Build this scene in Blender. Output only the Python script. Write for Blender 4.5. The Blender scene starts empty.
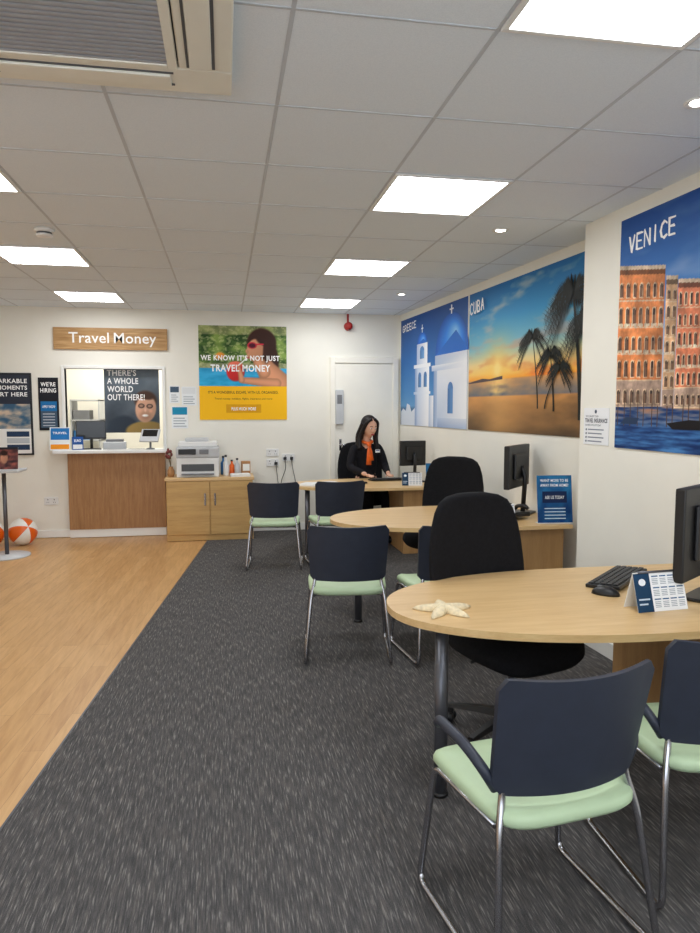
import bpy,bmesh,math,random
from mathutils import Vector,Matrix,noise
random.seed(3)
scn=bpy.context.scene
COL=scn.collection
def lin(c):
    c=c/255.0
    return c/12.92 if c<=.04045 else ((c+.055)/1.055)**2.4
def S(r,g,b): return (lin(r),lin(g),lin(b),1.0)
# ------------------------------------------------------------ materials
def nodes(name):
    m=bpy.data.materials.new(name);m.use_nodes=True
    nt=m.node_tree;b=nt.nodes['Principled BSDF']
    return m,nt,b
def coords(nt,scale=(1,1,1),rot=(0,0,0),loc=(0,0,0),kind='Object'):
    tc=nt.nodes.new('ShaderNodeTexCoord');mp=nt.nodes.new('ShaderNodeMapping')
    nt.links.new(tc.outputs[kind],mp.inputs[0])
    mp.inputs['Scale'].default_value=scale;mp.inputs['Rotation'].default_value=rot;mp.inputs['Location'].default_value=loc
    return mp.outputs[0]
def noise_n(nt,vec,scale,detail=3,rough=.5):
    n=nt.nodes.new('ShaderNodeTexNoise');nt.links.new(vec,n.inputs['Vector'])
    n.inputs['Scale'].default_value=scale;n.inputs['Detail'].default_value=detail;n.inputs['Roughness'].default_value=rough
    return n.outputs['Fac']
def ramp(nt,fac,stops):
    r=nt.nodes.new('ShaderNodeValToRGB');nt.links.new(fac,r.inputs[0])
    e=r.color_ramp.elements
    while len(e)<len(stops): e.new(.5)
    for i,(p,c) in enumerate(stops):
        e[i].position=p;e[i].color=c
    return r.outputs[0]
def mixc(nt,fac,a,b,mode='MIX'):
    m=nt.nodes.new('ShaderNodeMix');m.data_type='RGBA';m.blend_type=mode
    if isinstance(fac,(int,float)): m.inputs[0].default_value=fac
    else: nt.links.new(fac,m.inputs[0])
    for k,x in ((6,a),(7,b)):
        if isinstance(x,tuple): m.inputs[k].default_value=x
        else: nt.links.new(x,m.inputs[k])
    return m.outputs[2]
def bump(nt,b,h,strength,dist=.002):
    n=nt.nodes.new('ShaderNodeBump');n.inputs['Strength'].default_value=strength;n.inputs['Distance'].default_value=dist
    nt.links.new(h,n.inputs['Height']);nt.links.new(n.outputs[0],b.inputs['Normal'])
def mk(name,rgb,rough=.5,metal=0,var=.06,scale=30,bmp=0,spec=None):
    m,nt,b=nodes(name)
    c=S(*rgb)
    f=noise_n(nt,coords(nt),scale,3)
    lo=tuple(x*(1-var) for x in c[:3])+(1,);hi=tuple(min(1,x*(1+var)) for x in c[:3])+(1,)
    nt.links.new(ramp(nt,f,[(.3,lo),(.7,hi)]),b.inputs['Base Color'])
    b.inputs['Roughness'].default_value=rough;b.inputs['Metallic'].default_value=metal
    if spec is not None: b.inputs['Specular IOR Level'].default_value=spec
    if bmp: bump(nt,b,noise_n(nt,coords(nt),scale*8,2),bmp)
    return m
def wood(name,rgb,dark,grain='x',rough=.4,scale=1.0):
    m,nt,b=nodes(name)
    sc={'x':(1.2,14,14),'y':(14,1.2,14),'z':(14,14,1.2)}[grain]
    v=coords(nt,tuple(s*scale for s in sc))
    f=noise_n(nt,v,1.6,6,.62)
    f2=noise_n(nt,v,9,3,.6)
    c1=ramp(nt,f,[(.3,S(*dark)),(.62,S(*rgb))])
    c2=mixc(nt,.25,c1,ramp(nt,f2,[(.35,S(*dark)),(.6,S(*rgb))]))
    nt.links.new(c2,b.inputs['Base Color']);b.inputs['Roughness'].default_value=rough
    bump(nt,b,f2,.08)
    return m
def emit(name,rgb,st):
    m,nt,b=nodes(name)
    b.inputs['Base Color'].default_value=S(*rgb);b.inputs['Emission Color'].default_value=S(*rgb);b.inputs['Emission Strength'].default_value=st
    return m
M={}
M['wall']=mk('wall_paint',(240,237,226),.75,0,.02,3,.05)
M['white']=mk('white_paint',(240,240,236),.45,0,.02,5)
M['door']=mk('door_paint',(246,242,230),.6,0,.02,5,0,.2)
M['plwhite']=mk('white_plastic',(232,232,230),.4,0,.02,10)
M['cassette']=mk('cassette_plastic',(232,230,218),.4,0,.02,10)
M['bar']=mk('ceiling_bar',(192,198,206),.5,0,.03,10)
M['oak']=wood('desk_oak',(224,190,138),(206,168,114),'x',.35)
M['oakz']=wood('panel_oak',(186,146,96),(165,124,78),'z',.45)
M['oakd']=wood('counter_oak',(172,128,82),(142,98,58),'z',.45,1.8)
M['oakc']=wood('cabinet_oak',(206,168,106),(184,144,86),'x',.45)
M['navy']=mk('navy_plastic',(44,49,62),.45,0,.08,20)
M['mint']=mk('mint_vinyl',(190,212,174),.5,0,.03,15)
M['chrome']=mk('chrome_tube',(180,180,185),.2,1,.02,10)
M['dsteel']=mk('dark_steel',(100,101,107),.35,.7,.05,10)
M['black']=mk('black_plastic',(22,22,24),.4,0,.1,20)
M['blackg']=mk('black_gloss',(12,13,15),.15,0,.1,20)
M['fabric']=mk('black_fabric',(22,22,25),.9,0,.25,60,.4,.2)
M['cloth']=mk('black_cloth',(24,24,29),.85,0,.2,30,.2,.2)
M['orange']=mk('orange_silk',(238,104,26),.5,0,.15,30)
M['skin']=mk('skin',(222,172,144),.5,0,.04,25)
M['hair']=mk('dark_hair',(20,14,13),.5,0,.3,40,.4,.3)
M['grey']=mk('grey_plastic',(120,122,126),.5,0,.05,10)
M['lgrey']=mk('light_grey_plastic',(196,198,200),.45,0,.04,10)
M['dgrey']=mk('slat_dark',(80,82,86),.5,0,.04,10)
M['slat']=mk('slat_light',(168,170,175),.5,0,.04,10)
M['star']=mk('starfish_tan',(228,212,176),.7,0,.15,60,.6)
M['red']=mk('red_plastic',(170,35,30),.4,0,.05,10)
M['borange']=mk('ball_orange',(236,104,24),.3,0,.03,5)
M['bwhite']=mk('ball_white',(240,238,232),.3,0,.03,5)
M['kraft']=mk('kraft_card',(176,128,82),.7,0,.05,20)
M['green']=mk('dried_stem',(110,98,70),.8,0,.2,30)
M['flower']=mk('dried_flower',(120,60,58),.8,0,.3,30)
M['blue']=mk('blue_plastic',(40,110,170),.4,0,.05,20)
M['key']=mk('key_black',(40,41,44),.5,0,.05,20)
M['lip']=mk('lip_red',(170,62,66),.4,0,.05,20)
M['light']=emit('lamp_diffuser',(249,252,255),14.0)
M['spot']=emit('spot_lens',(255,252,246),16)
def print_mat():
    m,nt,b=nodes('printed_ink')
    a=nt.nodes.new('ShaderNodeVertexColor');a.layer_name='Col'
    nt.links.new(a.outputs[0],b.inputs['Base Color']);b.inputs['Roughness'].default_value=.45
    b.inputs['Specular IOR Level'].default_value=.2
    return m
M['print']=print_mat()
def carpet_mat():
    m,nt,b=nodes('carpet_streak')
    R6=(0,0,math.radians(6))
    f=noise_n(nt,coords(nt,(190,12,1),R6),1,3,.6)
    g=noise_n(nt,coords(nt,(1,1,1)),480,2,.6)
    h=noise_n(nt,coords(nt,(90,7,1),R6,(3,5,0)),1,3,.6)
    c=ramp(nt,f,[(.28,S(40,40,42)),(.46,S(68,67,69)),(.57,S(98,95,94)),(.68,S(176,171,166))])
    c2=mixc(nt,.36,c,ramp(nt,h,[(.35,S(46,46,50)),(.55,S(84,80,78)),(.7,S(136,126,118))]))
    c3=mixc(nt,.28,c2,ramp(nt,g,[(.35,S(26,26,28)),(.65,S(138,136,134))]))
    nt.links.new(c3,b.inputs['Base Color']);b.inputs['Roughness'].default_value=.95
    b.inputs['Specular IOR Level'].default_value=.08
    bump(nt,b,g,.4,.003)
    return m
M['carpet']=carpet_mat()
def plank_mat():
    m,nt,b=nodes('oak_plank_floor')
    v=coords(nt,(1,1,1),(0,0,math.radians(90+6.3)))
    br=nt.nodes.new('ShaderNodeTexBrick');nt.links.new(v,br.inputs['Vector'])
    br.inputs['Scale'].default_value=1;br.inputs['Brick Width'].default_value=1.0;br.inputs['Row Height'].default_value=.095
    br.inputs['Mortar Size'].default_value=.0012;br.inputs['Mortar Smooth'].default_value=.3;br.offset=.37;br.inputs['Bias'].default_value=-.1
    br.inputs['Color1'].default_value=S(208,164,110);br.inputs['Color2'].default_value=S(184,138,86);br.inputs['Mortar'].default_value=S(142,102,62)
    f=noise_n(nt,coords(nt,(26,2.2,1),(0,0,math.radians(6.3))),1.4,6,.65)
    c=mixc(nt,.38,br.outputs['Color'],ramp(nt,f,[(.35,S(168,122,72)),(.6,S(212,168,114))]))
    nt.links.new(c,b.inputs['Base Color']);b.inputs['Roughness'].default_value=.36
    return m
M['plank']=plank_mat()
def tile_mat():
    m,nt,b=nodes('ceiling_tile')
    g=noise_n(nt,coords(nt),260,2,.6)
    c=ramp(nt,g,[(.3,S(222,231,240)),(.62,S(231,239,247))])
    nt.links.new(c,b.inputs['Base Color']);b.inputs['Roughness'].default_value=.9
    bump(nt,b,g,.06)
    return m
M['tile']=tile_mat()
# ------------------------------------------------------------ mesh builder
class MB:
    def __init__(s): s.v=[];s.f=[];s.m=[];s.sm=[];s.mats=[]
    def mi(s,m):
        if m not in s.mats: s.mats.append(m)
        return s.mats.index(m)
    def add(s,vs,fs,m,smooth=False):
        o=len(s.v);i=s.mi(m)
        s.v+=[tuple(v) for v in vs]
        for f in fs:
            s.f.append([o+k for k in f]);s.m.append(i);s.sm.append(smooth)
    def xf(s,T):
        s.v=[tuple(T@Vector(v)) for v in s.v]
    def bm(s,b,m,smooth=False,T=None):
        b.verts.index_update()
        vs=[(T@v.co if T else v.co) for v in b.verts]
        s.add(vs,[[v.index for v in f.verts] for f in b.faces],m,smooth);b.free()
    def box(s,x0,x1,y0,y1,z0,z1,m,bev=0,T=None,seg=2):
        b=bmesh.new();bmesh.ops.create_cube(b,size=1)
        for v in b.verts: v.co=Vector(((x0+x1)/2+v.co.x*(x1-x0),(y0+y1)/2+v.co.y*(y1-y0),(z0+z1)/2+v.co.z*(z1-z0)))
        if bev: bmesh.ops.bevel(b,geom=b.edges[:],offset=bev,segments=seg,affect='EDGES',profile=.5)
        s.bm(b,m,False,T)
    def loft(s,rings,m,cap=True,smooth=True,closed=True):
        n=len(rings[0]);vs=[p for r in rings for p in r];fs=[]
        for i in range(len(rings)-1):
            for j in range(n if closed else n-1):
                k=(j+1)%n
                fs.append([i*n+j,i*n+k,(i+1)*n+k,(i+1)*n+j])
        if cap: fs.append(list(range(n))[::-1]);fs.append([(len(rings)-1)*n+j for j in range(n)])
        s.add(vs,fs,m,smooth)
    def cyl(s,p0,p1,r0,m,r1=None,seg=20,smooth=True):
        r1=r0 if r1 is None else r1
        p0=Vector(p0);p1=Vector(p1);d=(p1-p0).normalized()
        a=d.orthogonal().normalized();b=d.cross(a)
        R=[]
        for p,r in ((p0,r0),(p1,r1)):
            R.append([p+a*math.cos(t)*r+b*math.sin(t)*r for t in [2*math.pi*k/seg for k in range(seg)]])
        s.loft(R,m,True,smooth)
    def lathe(s,c,prof,m,seg=28,smooth=True,T=None):
        R=[]
        for r,z in prof:
            ring=[Vector((c[0]+math.cos(2*math.pi*k/seg)*r,c[1]+math.sin(2*math.pi*k/seg)*r,c[2]+z)) for k in range(seg)]
            if T: ring=[T@p for p in ring]
            R.append(ring)
        s.loft(R,m,True,smooth)
    def ell(s,c,r,m,seg=20,T=None):
        b=bmesh.new();bmesh.ops.create_uvsphere(b,u_segments=seg,v_segments=seg//2+2,radius=1)
        for v in b.verts: v.co=Vector((c[0]+v.co.x*r[0],c[1]+v.co.y*r[1],c[2]+v.co.z*r[2]))
        s.bm(b,m,True,T)
    def tube(s,pts,r,m,seg=10,fil=.04,rad=None):
        P=[Vector(p) for p in pts];Q=[P[0]]
        for i in range(1,len(P)-1):
            a=P[i-1]-P[i];b=P[i+1]-P[i];f=min(fil,a.length*.45,b.length*.45)
            A=P[i]+a.normalized()*f;B=P[i]+b.normalized()*f
            for k in range(6):
                t=k/5;Q.append(A*(1-t)**2+P[i]*2*t*(1-t)+B*t*t)
        Q.append(P[-1])
        d=(Q[1]-Q[0]).normalized();n=d.orthogonal().normalized();R=[]
        for i,p in enumerate(Q):
            if i==0: t=Q[1]-Q[0]
            elif i==len(Q)-1: t=Q[-1]-Q[-2]
            else: t=(Q[i+1]-Q[i]).normalized()+(Q[i]-Q[i-1]).normalized()
            t.normalize();n=(n-t*n.dot(t)).normalized();b=t.cross(n)
            rr=r if rad is None else rad[0]+(rad[1]-rad[0])*i/(len(Q)-1)
            R.append([p+n*math.cos(2*math.pi*k/seg)*rr+b*math.sin(2*math.pi*k/seg)*rr for k in range(seg)])
        s.loft(R,m)
    def prism(s,out,z0,z1,m,bev=0,side=None):
        b=bmesh.new();n=len(out)
        lo=[b.verts.new((x,y,z0)) for x,y in out];hi=[b.verts.new((x,y,z1)) for x,y in out]
        b.faces.new(lo[::-1]);b.faces.new(hi)
        for i in range(n): b.faces.new([lo[i],lo[(i+1)%n],hi[(i+1)%n],hi[i]])
        if bev:
            es=[e for e in b.edges if abs(e.verts[0].co.z-e.verts[1].co.z)<1e-6]
            bmesh.ops.bevel(b,geom=es,offset=bev,segments=2,affect='EDGES',profile=.5)
        s.bm(b,m,False)
    def mesh(s,name):
        me=bpy.data.meshes.new(name);me.from_pydata(s.v,[],s.f)
        for m in s.mats: me.materials.append(m)
        for p,i,sm in zip(me.polygons,s.m,s.sm): p.material_index=i;p.use_smooth=sm
        me.update();return me
    def obj(s,name,parent=None,loc=(0,0,0),rot=0,label=None,cat=None,kind=None,group=None):
        o=bpy.data.objects.new(name,s.mesh(name));COL.objects.link(o)
        o.location=loc;o.rotation_euler=(0,0,rot)
        if parent: o.parent=parent
        tag(o,label,cat,kind,group);return o
def tag(o,label=None,cat=None,kind=None,group=None):
    if label:o['label']=label
    if cat:o['category']=cat
    if kind:o['kind']=kind
    if group:o['group']=group
def thing(name,label,cat,loc,rot=0,group=None):
    o=bpy.data.objects.new(name,None);COL.objects.link(o);o.empty_display_size=.1
    o.location=loc;o.rotation_euler=(0,0,rot);tag(o,label,cat,None,group);return o
def dup(root,loc,rot,label=None,skip=()):
    def cp(o,par):
        c=o.copy();COL.objects.link(c)
        if par: c.parent=par
        for ch in list(o.children):
            if ch.name.split('.')[0] in skip: continue
            cp(ch,c)
        return c
    kids=cp(root,None);kids.location=loc;kids.rotation_euler=(0,0,rot)
    if label:kids['label']=label
    return kids
# ------------------------------------------------------------ printed canvas
_tc={}
def text_geo(body,bold):
    k=(body,bold)
    if k in _tc: return _tc[k]
    c=bpy.data.curves.new('t','FONT');c.body=body;c.offset=bold;c.resolution_u=3;c.space_character=1+max(0,bold)*4
    o=bpy.data.objects.new('t',c);COL.objects.link(o)
    dg=bpy.context.evaluated_depsgraph_get();me=bpy.data.meshes.new_from_object(o.evaluated_get(dg))
    vs=[(v.co.x,v.co.y) for v in me.vertices];fs=[list(p.vertices) for p in me.polygons]
    bpy.data.objects.remove(o);bpy.data.curves.remove(c);bpy.data.meshes.remove(me)
    x0=min(v[0] for v in vs);x1=max(v[0] for v in vs);y0=min(v[1] for v in vs);y1=max(v[1] for v in vs)
    _tc[k]=([(a-x0,b-y0) for a,b in vs],fs,x1-x0,y1-y0,y0);return _tc[k]
GL={'V':[[(0,1),(.5,0),(1,1)]],'E':[[(1,1),(0,1),(0,0),(1,0)],[(0,.5),(.8,.5)]],'N':[[(0,0),(0,1),(1,0),(1,1)]],'I':[[(.5,0),(.5,1)]],
'C':[[(1,.85),(.6,1),(.2,.85),(0,.5),(.2,.12),(.6,0),(1,.15)]],'U':[[(0,1),(0,.3),(.3,0),(.7,0),(1,.3),(1,1)]],
'B':[[(0,0),(0,1),(.7,.95),(.85,.75),(.6,.53),(0,.5)],[(.6,.53),(.95,.3),(.75,.03),(0,0)]],'A':[[(0,0),(.5,1),(1,0)],[(.2,.4),(.8,.4)]],
'G':[[(1,.85),(.6,1),(.2,.85),(0,.5),(.2,.12),(.6,0),(1,.15),(1,.45),(.6,.45)]],'R':[[(0,0),(0,1),(.7,.95),(.9,.75),(.6,.5),(0,.5)],[(.5,.5),(1,0)]]}
class Canvas:
    def __init__(s,w,h,t=.006,edge=(225,225,225)):
        s.w=w;s.h=h;s.t=t;s.v=[];s.f=[];s.c=[];s.d=0
        e=S(*edge)
        a=[(0,0),(w,0),(w,h),(0,h)]
        s.v=[(x,0,z) for x,z in a]+[(x,t,z) for x,z in a]
        for f in ([0,1,2,3],[7,6,5,4],[0,4,5,1],[1,5,6,2],[2,6,7,3],[3,7,4,0]): s.f.append(f);s.c.append([e]*4)
        s.up()
    def up(s): s.d+=.00015
    def poly(s,pts,col):
        ar=sum(pts[i][0]*pts[(i+1)%len(pts)][1]-pts[(i+1)%len(pts)][0]*pts[i][1] for i in range(len(pts)))
        if ar<0: pts=pts[::-1]
        o=len(s.v);s.v+=[(x,-s.d,z) for x,z in pts];s.f.append(list(range(o,o+len(pts))));s.c.append([S(*col)]*len(pts))
    def rect(s,x0,z0,x1,z1,col): s.poly([(x0,z0),(x1,z0),(x1,z1),(x0,z1)],col)
    def line(s,a,b,w,col):
        dx=b[0]-a[0];dz=b[1]-a[1];l=math.hypot(dx,dz) or 1;nx=-dz/l*w/2;nzz=dx/l*w/2;ex=dx/l*w/3;ez=dz/l*w/3
        s.poly([(a[0]-ex+nx,a[1]-ez+nzz),(a[0]-ex-nx,a[1]-ez-nzz),(b[0]+ex-nx,b[1]+ez-nzz),(b[0]+ex+nx,b[1]+ez+nzz)],col)
    def sketch(s,word,x,z,w,h,sw,rise=0):
        n=len(word);cw=w/n;rnd=random.Random(len(word)*7)
        for i,ch in enumerate(word):
            lw=cw*.68;lx=x+i*cw
            for ps in range(2):
                j=(ps*.006)
                for st_ in GL[ch]:
                    P=[(lx+a*lw+j+rnd.uniform(-.003,.003),z+rise*(lx-x)+b*h-j*.6+rnd.uniform(-.003,.003)) for a,b in st_]
                    for a,b in zip(P,P[1:]): s.up();s.d-=.00014;s.line(a,b,sw,(252,252,252))
    def grad(s,x0,z0,x1,z1,c00,c10,c11,c01):
        o=len(s.v);s.v+=[(x,-s.d,z) for x,z in ((x0,z0),(x1,z0),(x1,z1),(x0,z1))];s.f.append([o,o+1,o+2,o+3]);s.c.append([S(*q) for q in (c00,c10,c11,c01)])
    def gell(s,cx,cz,rx,rz,cin,cmid,cout,hx,hz,a0=0,a1=180):
        n=30;m=8;R=[]
        for j in range(m+1):
            q=j/m;row=[]
            for k in range(n+1):
                t=math.radians(a0+(a1-a0)*k/n);X=cx+math.cos(t)*rx;Z=cz+math.sin(t)*rz
                row.append((hx+(X-hx)*q,-s.d,hz+(Z-hz)*q))
            R.append(row)
        o=len(s.v);s.v+=[p for r in R for p in r]
        C=[S(*stops(j/m,[(0,cin),(.5,cmid),(1,cout)])) for j in range(m+1)]
        for j in range(m):
            for k in range(n):
                a=o+j*(n+1)+k;s.f.append([a,a+n+1,a+n+2,a+1]);s.c.append([C[j],C[j+1],C[j+1],C[j]])
        # lower part between chord and highlight
        s.poly([(cx-rx,cz),(cx+rx,cz),(hx,hz)],lerp(cmid,cout,.5))
    def ell(s,cx,cz,rx,rz,col,a0=0,a1=360,rot=0):
        n=28;r=math.radians(rot);P=[]
        for k in range(n+(a1-a0<360)):
            t=math.radians(a0+(a1-a0)*k/n);x=math.cos(t)*rx;z=math.sin(t)*rz
            P.append((cx+x*math.cos(r)-z*math.sin(r),cz+x*math.sin(r)+z*math.cos(r)))
        s.poly(P,col)
    def grid(s,x0,z0,x1,z1,nx,ny,fn):
        o=len(s.v);C=[]
        for j in range(ny+1):
            for i in range(nx+1):
                u=i/nx;v=j/ny;s.v.append((x0+(x1-x0)*u,-s.d,z0+(z1-z0)*v))
                c=fn(u,v);C.append(S(*[max(0,min(255,q)) for q in c]))
        for j in range(ny):
            for i in range(nx):
                a=j*(nx+1)+i;q=[a,a+1,a+nx+2,a+nx+1]
                s.f.append([o+k for k in q]);s.c.append([C[k] for k in q])
        s.up()
    def text(s,body,x,z,w,h,col,bold=.01,al='L'):
        vs,fs,tw,th,_=text_geo(body,bold)
        if w is None: w=tw*h/th
        if h is None: h=th*w/tw
        if al=='C': x-=w/2
        if al=='R': x-=w
        s.up();o=len(s.v);s.v+=[(x+a/tw*w,-s.d,z+b/th*h) for a,b in vs]
        for f in fs: s.f.append([o+k for k in f]);s.c.append([S(*col)]*len(f))
    def textb(s,body,x,base,sc,col,bold,sx=1):
        # uniform scale text sitting on its baseline
        vs,fs,tw,th,y0=text_geo(body,bold)
        s.up();o=len(s.v);s.v+=[(x+a*sc*sx,-s.d,base+(b+y0)*sc) for a,b in vs]
        for f in fs: s.f.append([o+k for k in f]);s.c.append([S(*col)]*len(f))
        return x+tw*sc*sx
    def obj(s,name,parent=None,loc=(0,0,0),rot=0,label=None,cat=None,group=None,tilt=0):
        me=bpy.data.meshes.new(name);me.from_pydata(s.v,[],s.f)
        at=me.color_attributes.new('Col','FLOAT_COLOR','CORNER')
        at.data.foreach_set('color',[q for f in s.c for c in f for q in c])
        me.materials.append(M['print']);me.update()
        o=bpy.data.objects.new(name,me);COL.objects.link(o);o.location=loc;o.rotation_euler=(tilt,0,rot)
        if parent:o.parent=parent
        tag(o,label,cat,None,group);return o
def lerp(a,b,t): return tuple(x+(y-x)*t for x,y in zip(a,b))
def stops(t,L):
    if t<=L[0][0]: return L[0][1]
    for (a,ca),(b,cb) in zip(L,L[1:]):
        if t<=b: return lerp(ca,cb,(t-a)/(b-a))
    return L[-1][1]
def nz(x,y,z=0): return noise.fractal(Vector((x,y,z)),1.0,2.0,4)
def cl(x,a=0,b=1): return max(a,min(b,x))
def paint(X,Y,base,L):
    c=base
    for q in L:
        if q[0]=='e':
            _,cx,cy,rx,ry,rot,col,soft=q
            r=math.radians(rot);dx=X-cx;dy=Y-cy;a=(dx*math.cos(r)+dy*math.sin(r))/rx;b=(-dx*math.sin(r)+dy*math.cos(r))/ry
            d=math.hypot(a,b);al=cl((1-d)/soft)
            if al>0: c=lerp(c,tuple(k*(1.08-.25*cl(.5+.5*(a*.6-b*.5))) for k in col),al)
        else:
            _,x0,y0,x1,y1,r0,r1,col,soft=q
            ex=x1-x0;ey=y1-y0;t=cl(((X-x0)*ex+(Y-y0)*ey)/(ex*ex+ey*ey));d=math.hypot(X-x0-ex*t,Y-y0-ey*t)/(r0+(r1-r0)*t)
            al=cl((1-d)/soft)
            if al>0: c=lerp(c,tuple(k*(1.05-.3*d*d) for k in col),al)
    return c
# ============================================================ ROOM
H=2.64;D=8.4
def st(mb,name): return mb.obj(name,kind='structure')
b=MB();b.box(-3.7,2.9,-1.7,8.5,-.1,0,M['plank']);st(b,'floor')
b=MB()
ca=lambda y:-.22-.1103*(7.88-y)
b.prism([(ca(-1.6),-1.6),(2.6,-1.6),(2.6,8.4),(ca(8.4),8.4)],-.05,.004,M['carpet'],0);st(b,'floor.001')
b=MB();b.prism([(ca(-1.6)-.004,-1.6),(ca(-1.6)+.004,-1.6),(ca(8.4)+.004,8.4),(ca(8.4)-.004,8.4)],-.01,.005,M['dsteel']);st(b,'trim_1')
b=MB();b.box(-3.7,2.9,-1.7,8.5,H,H+.08,M['tile'])
x=.21-.62*6
while x<2.5:
    b.box(x-.007,x+.007,-1.6,8.4,H-.002,H+.01,M['bar']);x+=.62
y=4.01-.645*8
while y<8.4:
    b.box(-3.6,2.5,y-.005,y+.005,H-.0022,H+.01,M['bar']);y+=.645
st(b,'ceiling')
ox0,ox1,oz0,oz1=-1.80,-.72,1.0,1.95
b=MB();y0,y1=D,D+.1
b.box(-3.7,ox0,y0,y1,0,H,M['wall']);b.box(ox1,2.6,y0,y1,0,H,M['wall'])
b.box(ox0,ox1,y0,y1,0,oz0,M['wall']);b.box(ox0,ox1,y0,y1,oz1,H,M['wall'])
st(b,'wall_back')
b=MB()
b.box(-2.6,-2.5,D+.1,D+1.7,0,H,M['wall']);b.box(-.2,-.1,D+.1,D+1.7,0,H,M['wall']);b.box(-2.6,-.1,D+1.6,D+1.7,0,H,M['wall'])
b.box(-2.6,-.1,D+.1,D+1.7,-.1,0,M['wall']);b.box(-2.6,-.1,D+.1,D+1.7,H,H+.08,M['wall'])
st(b,'wall_counter_room')
YC=4.09
b=MB();b.prism([(2.15,8.4),(2.48,3.7),(2.75,3.7),(2.75,8.5),(2.15,8.5)],0,H,M['wall']);st(b,'wall_right')
def near_wall(y): return 2.235+.0414*(YC-y)
b=MB();b.prism([(2.235,YC),(near_wall(-1.6),-1.6),(2.75,-1.6),(2.75,YC)],0,H,M['wall']);st(b,'wall_right_near')
b=MB();b.box(-3.7,-3.6,-1.7,8.5,0,H,M['wall']);st(b,'wall_left')
b=MB();b.box(-3.7,2.9,-1.7,-1.6,0,.45,M['wall']);b.box(-3.7,2.9,-1.7,-1.6,2.4,H,M['wall']);b.box(-3.7,-3.3,-1.7,-1.6,.45,2.4,M['wall']);b.box(2.2,2.9,-1.7,-1.6,.45,2.4,M['wall']);st(b,'wall_front')  # unseen front wall, opened up so the sky adds fill light
b=MB()
for xx in (-3.3,-1.95,-.55,.85,2.15): b.box(xx,xx+.05,-1.68,-1.62,.45,2.4,M['dsteel'],.004)
b.box(-3.25,2.15,-1.68,-1.62,.45,.50,M['dsteel']);b.box(-3.25,2.15,-1.68,-1.62,2.35,2.4,M['dsteel']);st(b,'added_fill_window')  # unseen shopfront frame, added with the opening to bring in fill light
b=MB();b.box(-3.6,-.66,D-.015,D,.006,.09,M['white'],.003);b.box(-.66,1.25,D-.015,D,.006,.09,M['white'],.003);st(b,'baseboard_back')
b=MB();b.prism([(2.22,YC+.015),(near_wall(-1.6)-.015,-1.6),(near_wall(-1.6),-1.6),(2.235,YC),(2.5,YC),(2.5,YC+.015)],.006,.1,M['white']);st(b,'baseboard_right')
b=MB();b.prism([(2.135,8.38),(2.432,4.15),(2.447,4.15),(2.15,8.38)],.006,.1,M['white']);st(b,'baseboard_far_right')
b=MB();t=.035
b.box(ox0-t,ox0,D-.02,D+.11,oz0,oz1+t,M['white'],.004);b.box(ox1,ox1+t,D-.02,D+.11,oz0,oz1+t,M['white'],.004)
b.box(ox0,ox1,D-.02,D+.11,oz1,oz1+t,M['white'],.004);st(b,'window_1')
b=MB();b.box(1.33,2.05,D-.03,D-.001,.01,2.04,M['door'],.003)
b.cyl((1.39,D-.03,1.05),(1.39,D-.075,1.05),.012,M['chrome']);b.cyl((1.385,D-.075,1.05),(1.49,D-.075,1.05),.009,M['chrome'])
b.box(1.375,1.405,D-.038,D-.03,.98,1.12,M['chrome'],.002);st(b,'door_1')
b=MB();b.box(1.265,1.33,D-.045,D,.0,2.12,M['door'],.006);b.box(2.05,2.12,D-.045,D,0,2.12,M['door'],.006);b.box(1.33,2.05,D-.045,D,2.045,2.12,M['door'],.006);st(b,'trim_2')
# ============================================================ CEILING FIXTURES
def ceil_light():
    r=thing('ceiling_light_panel','square recessed white ceiling light panel, switched on','ceiling light',(1.14,3.6875,H),0,'square ceiling light panels')
    a,c=.305,.3175;f=.02
    b=MB();z0,z1=-.010,.0
    b.box(-a,a,-c,-c+f,z0,z1,M['plwhite'],.002);b.box(-a,a,c-f,c,z0,z1,M['plwhite'],.002)
    b.box(-a,-a+f,-c+f,c-f,z0,z1,M['plwhite'],.002);b.box(a-f,a,-c+f,c-f,z0,z1,M['plwhite'],.002);b.obj('light_frame',r)
    b=MB();b.add([(-a+f,-c+f,-.006),(a-f,-c+f,-.006),(a-f,c-f,-.006),(-a+f,c-f,-.006)],[[3,2,1,0]],M['light']);b.obj('diffuser',r)
    return r
L0=ceil_light()
for xx in (1.14,-1.34):
    for k in (-2,-1,1,2) if xx>0 else (-1,0,1,2):
        dup(L0,(xx,3.6875+1.935*k,H),0)
def downlight(x,y):
    r=thing('downlight','small round white recessed ceiling downlight','downlight',(x,y,H),0,'round ceiling downlights')
    b=MB();b.lathe((0,0,0),[(.03,-.002),(.045,-.009),(.05,-.006),(.052,0)],M['plwhite']);b.obj('bezel',r)
    b=MB();b.lathe((0,0,0),[(.0,-.005),(.03,-.0055),(.031,-.003)],M['spot']);b.obj('lens',r);return r
DL=downlight(1.76,4.30);dup(DL,(1.76,2.41,H),0);dup(DL,(1.76,6.84,H),0)
r=thing('smoke_detector','round white smoke detector with dark slots on ceiling','smoke detector',(-1.12,4.8,H))
b=MB();b.lathe((0,0,0),[(.062,0),(.062,-.015),(.05,-.022)],M['plwhite']);b.obj('base',r)
b=MB();b.lathe((0,0,0),[(.046,-.022),(.046,-.034)],M['dgrey']);b.lathe((0,0,0),[(.052,-.034),(.048,-.046),(.02,-.052),(0.001,-.053)],M['plwhite']);b.obj('sensor_head',r)
r=thing('air_conditioner','white ceiling cassette air conditioner with slatted grille','air conditioner',(-.43,2.10,H))
b=MB()
W2=.47
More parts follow.
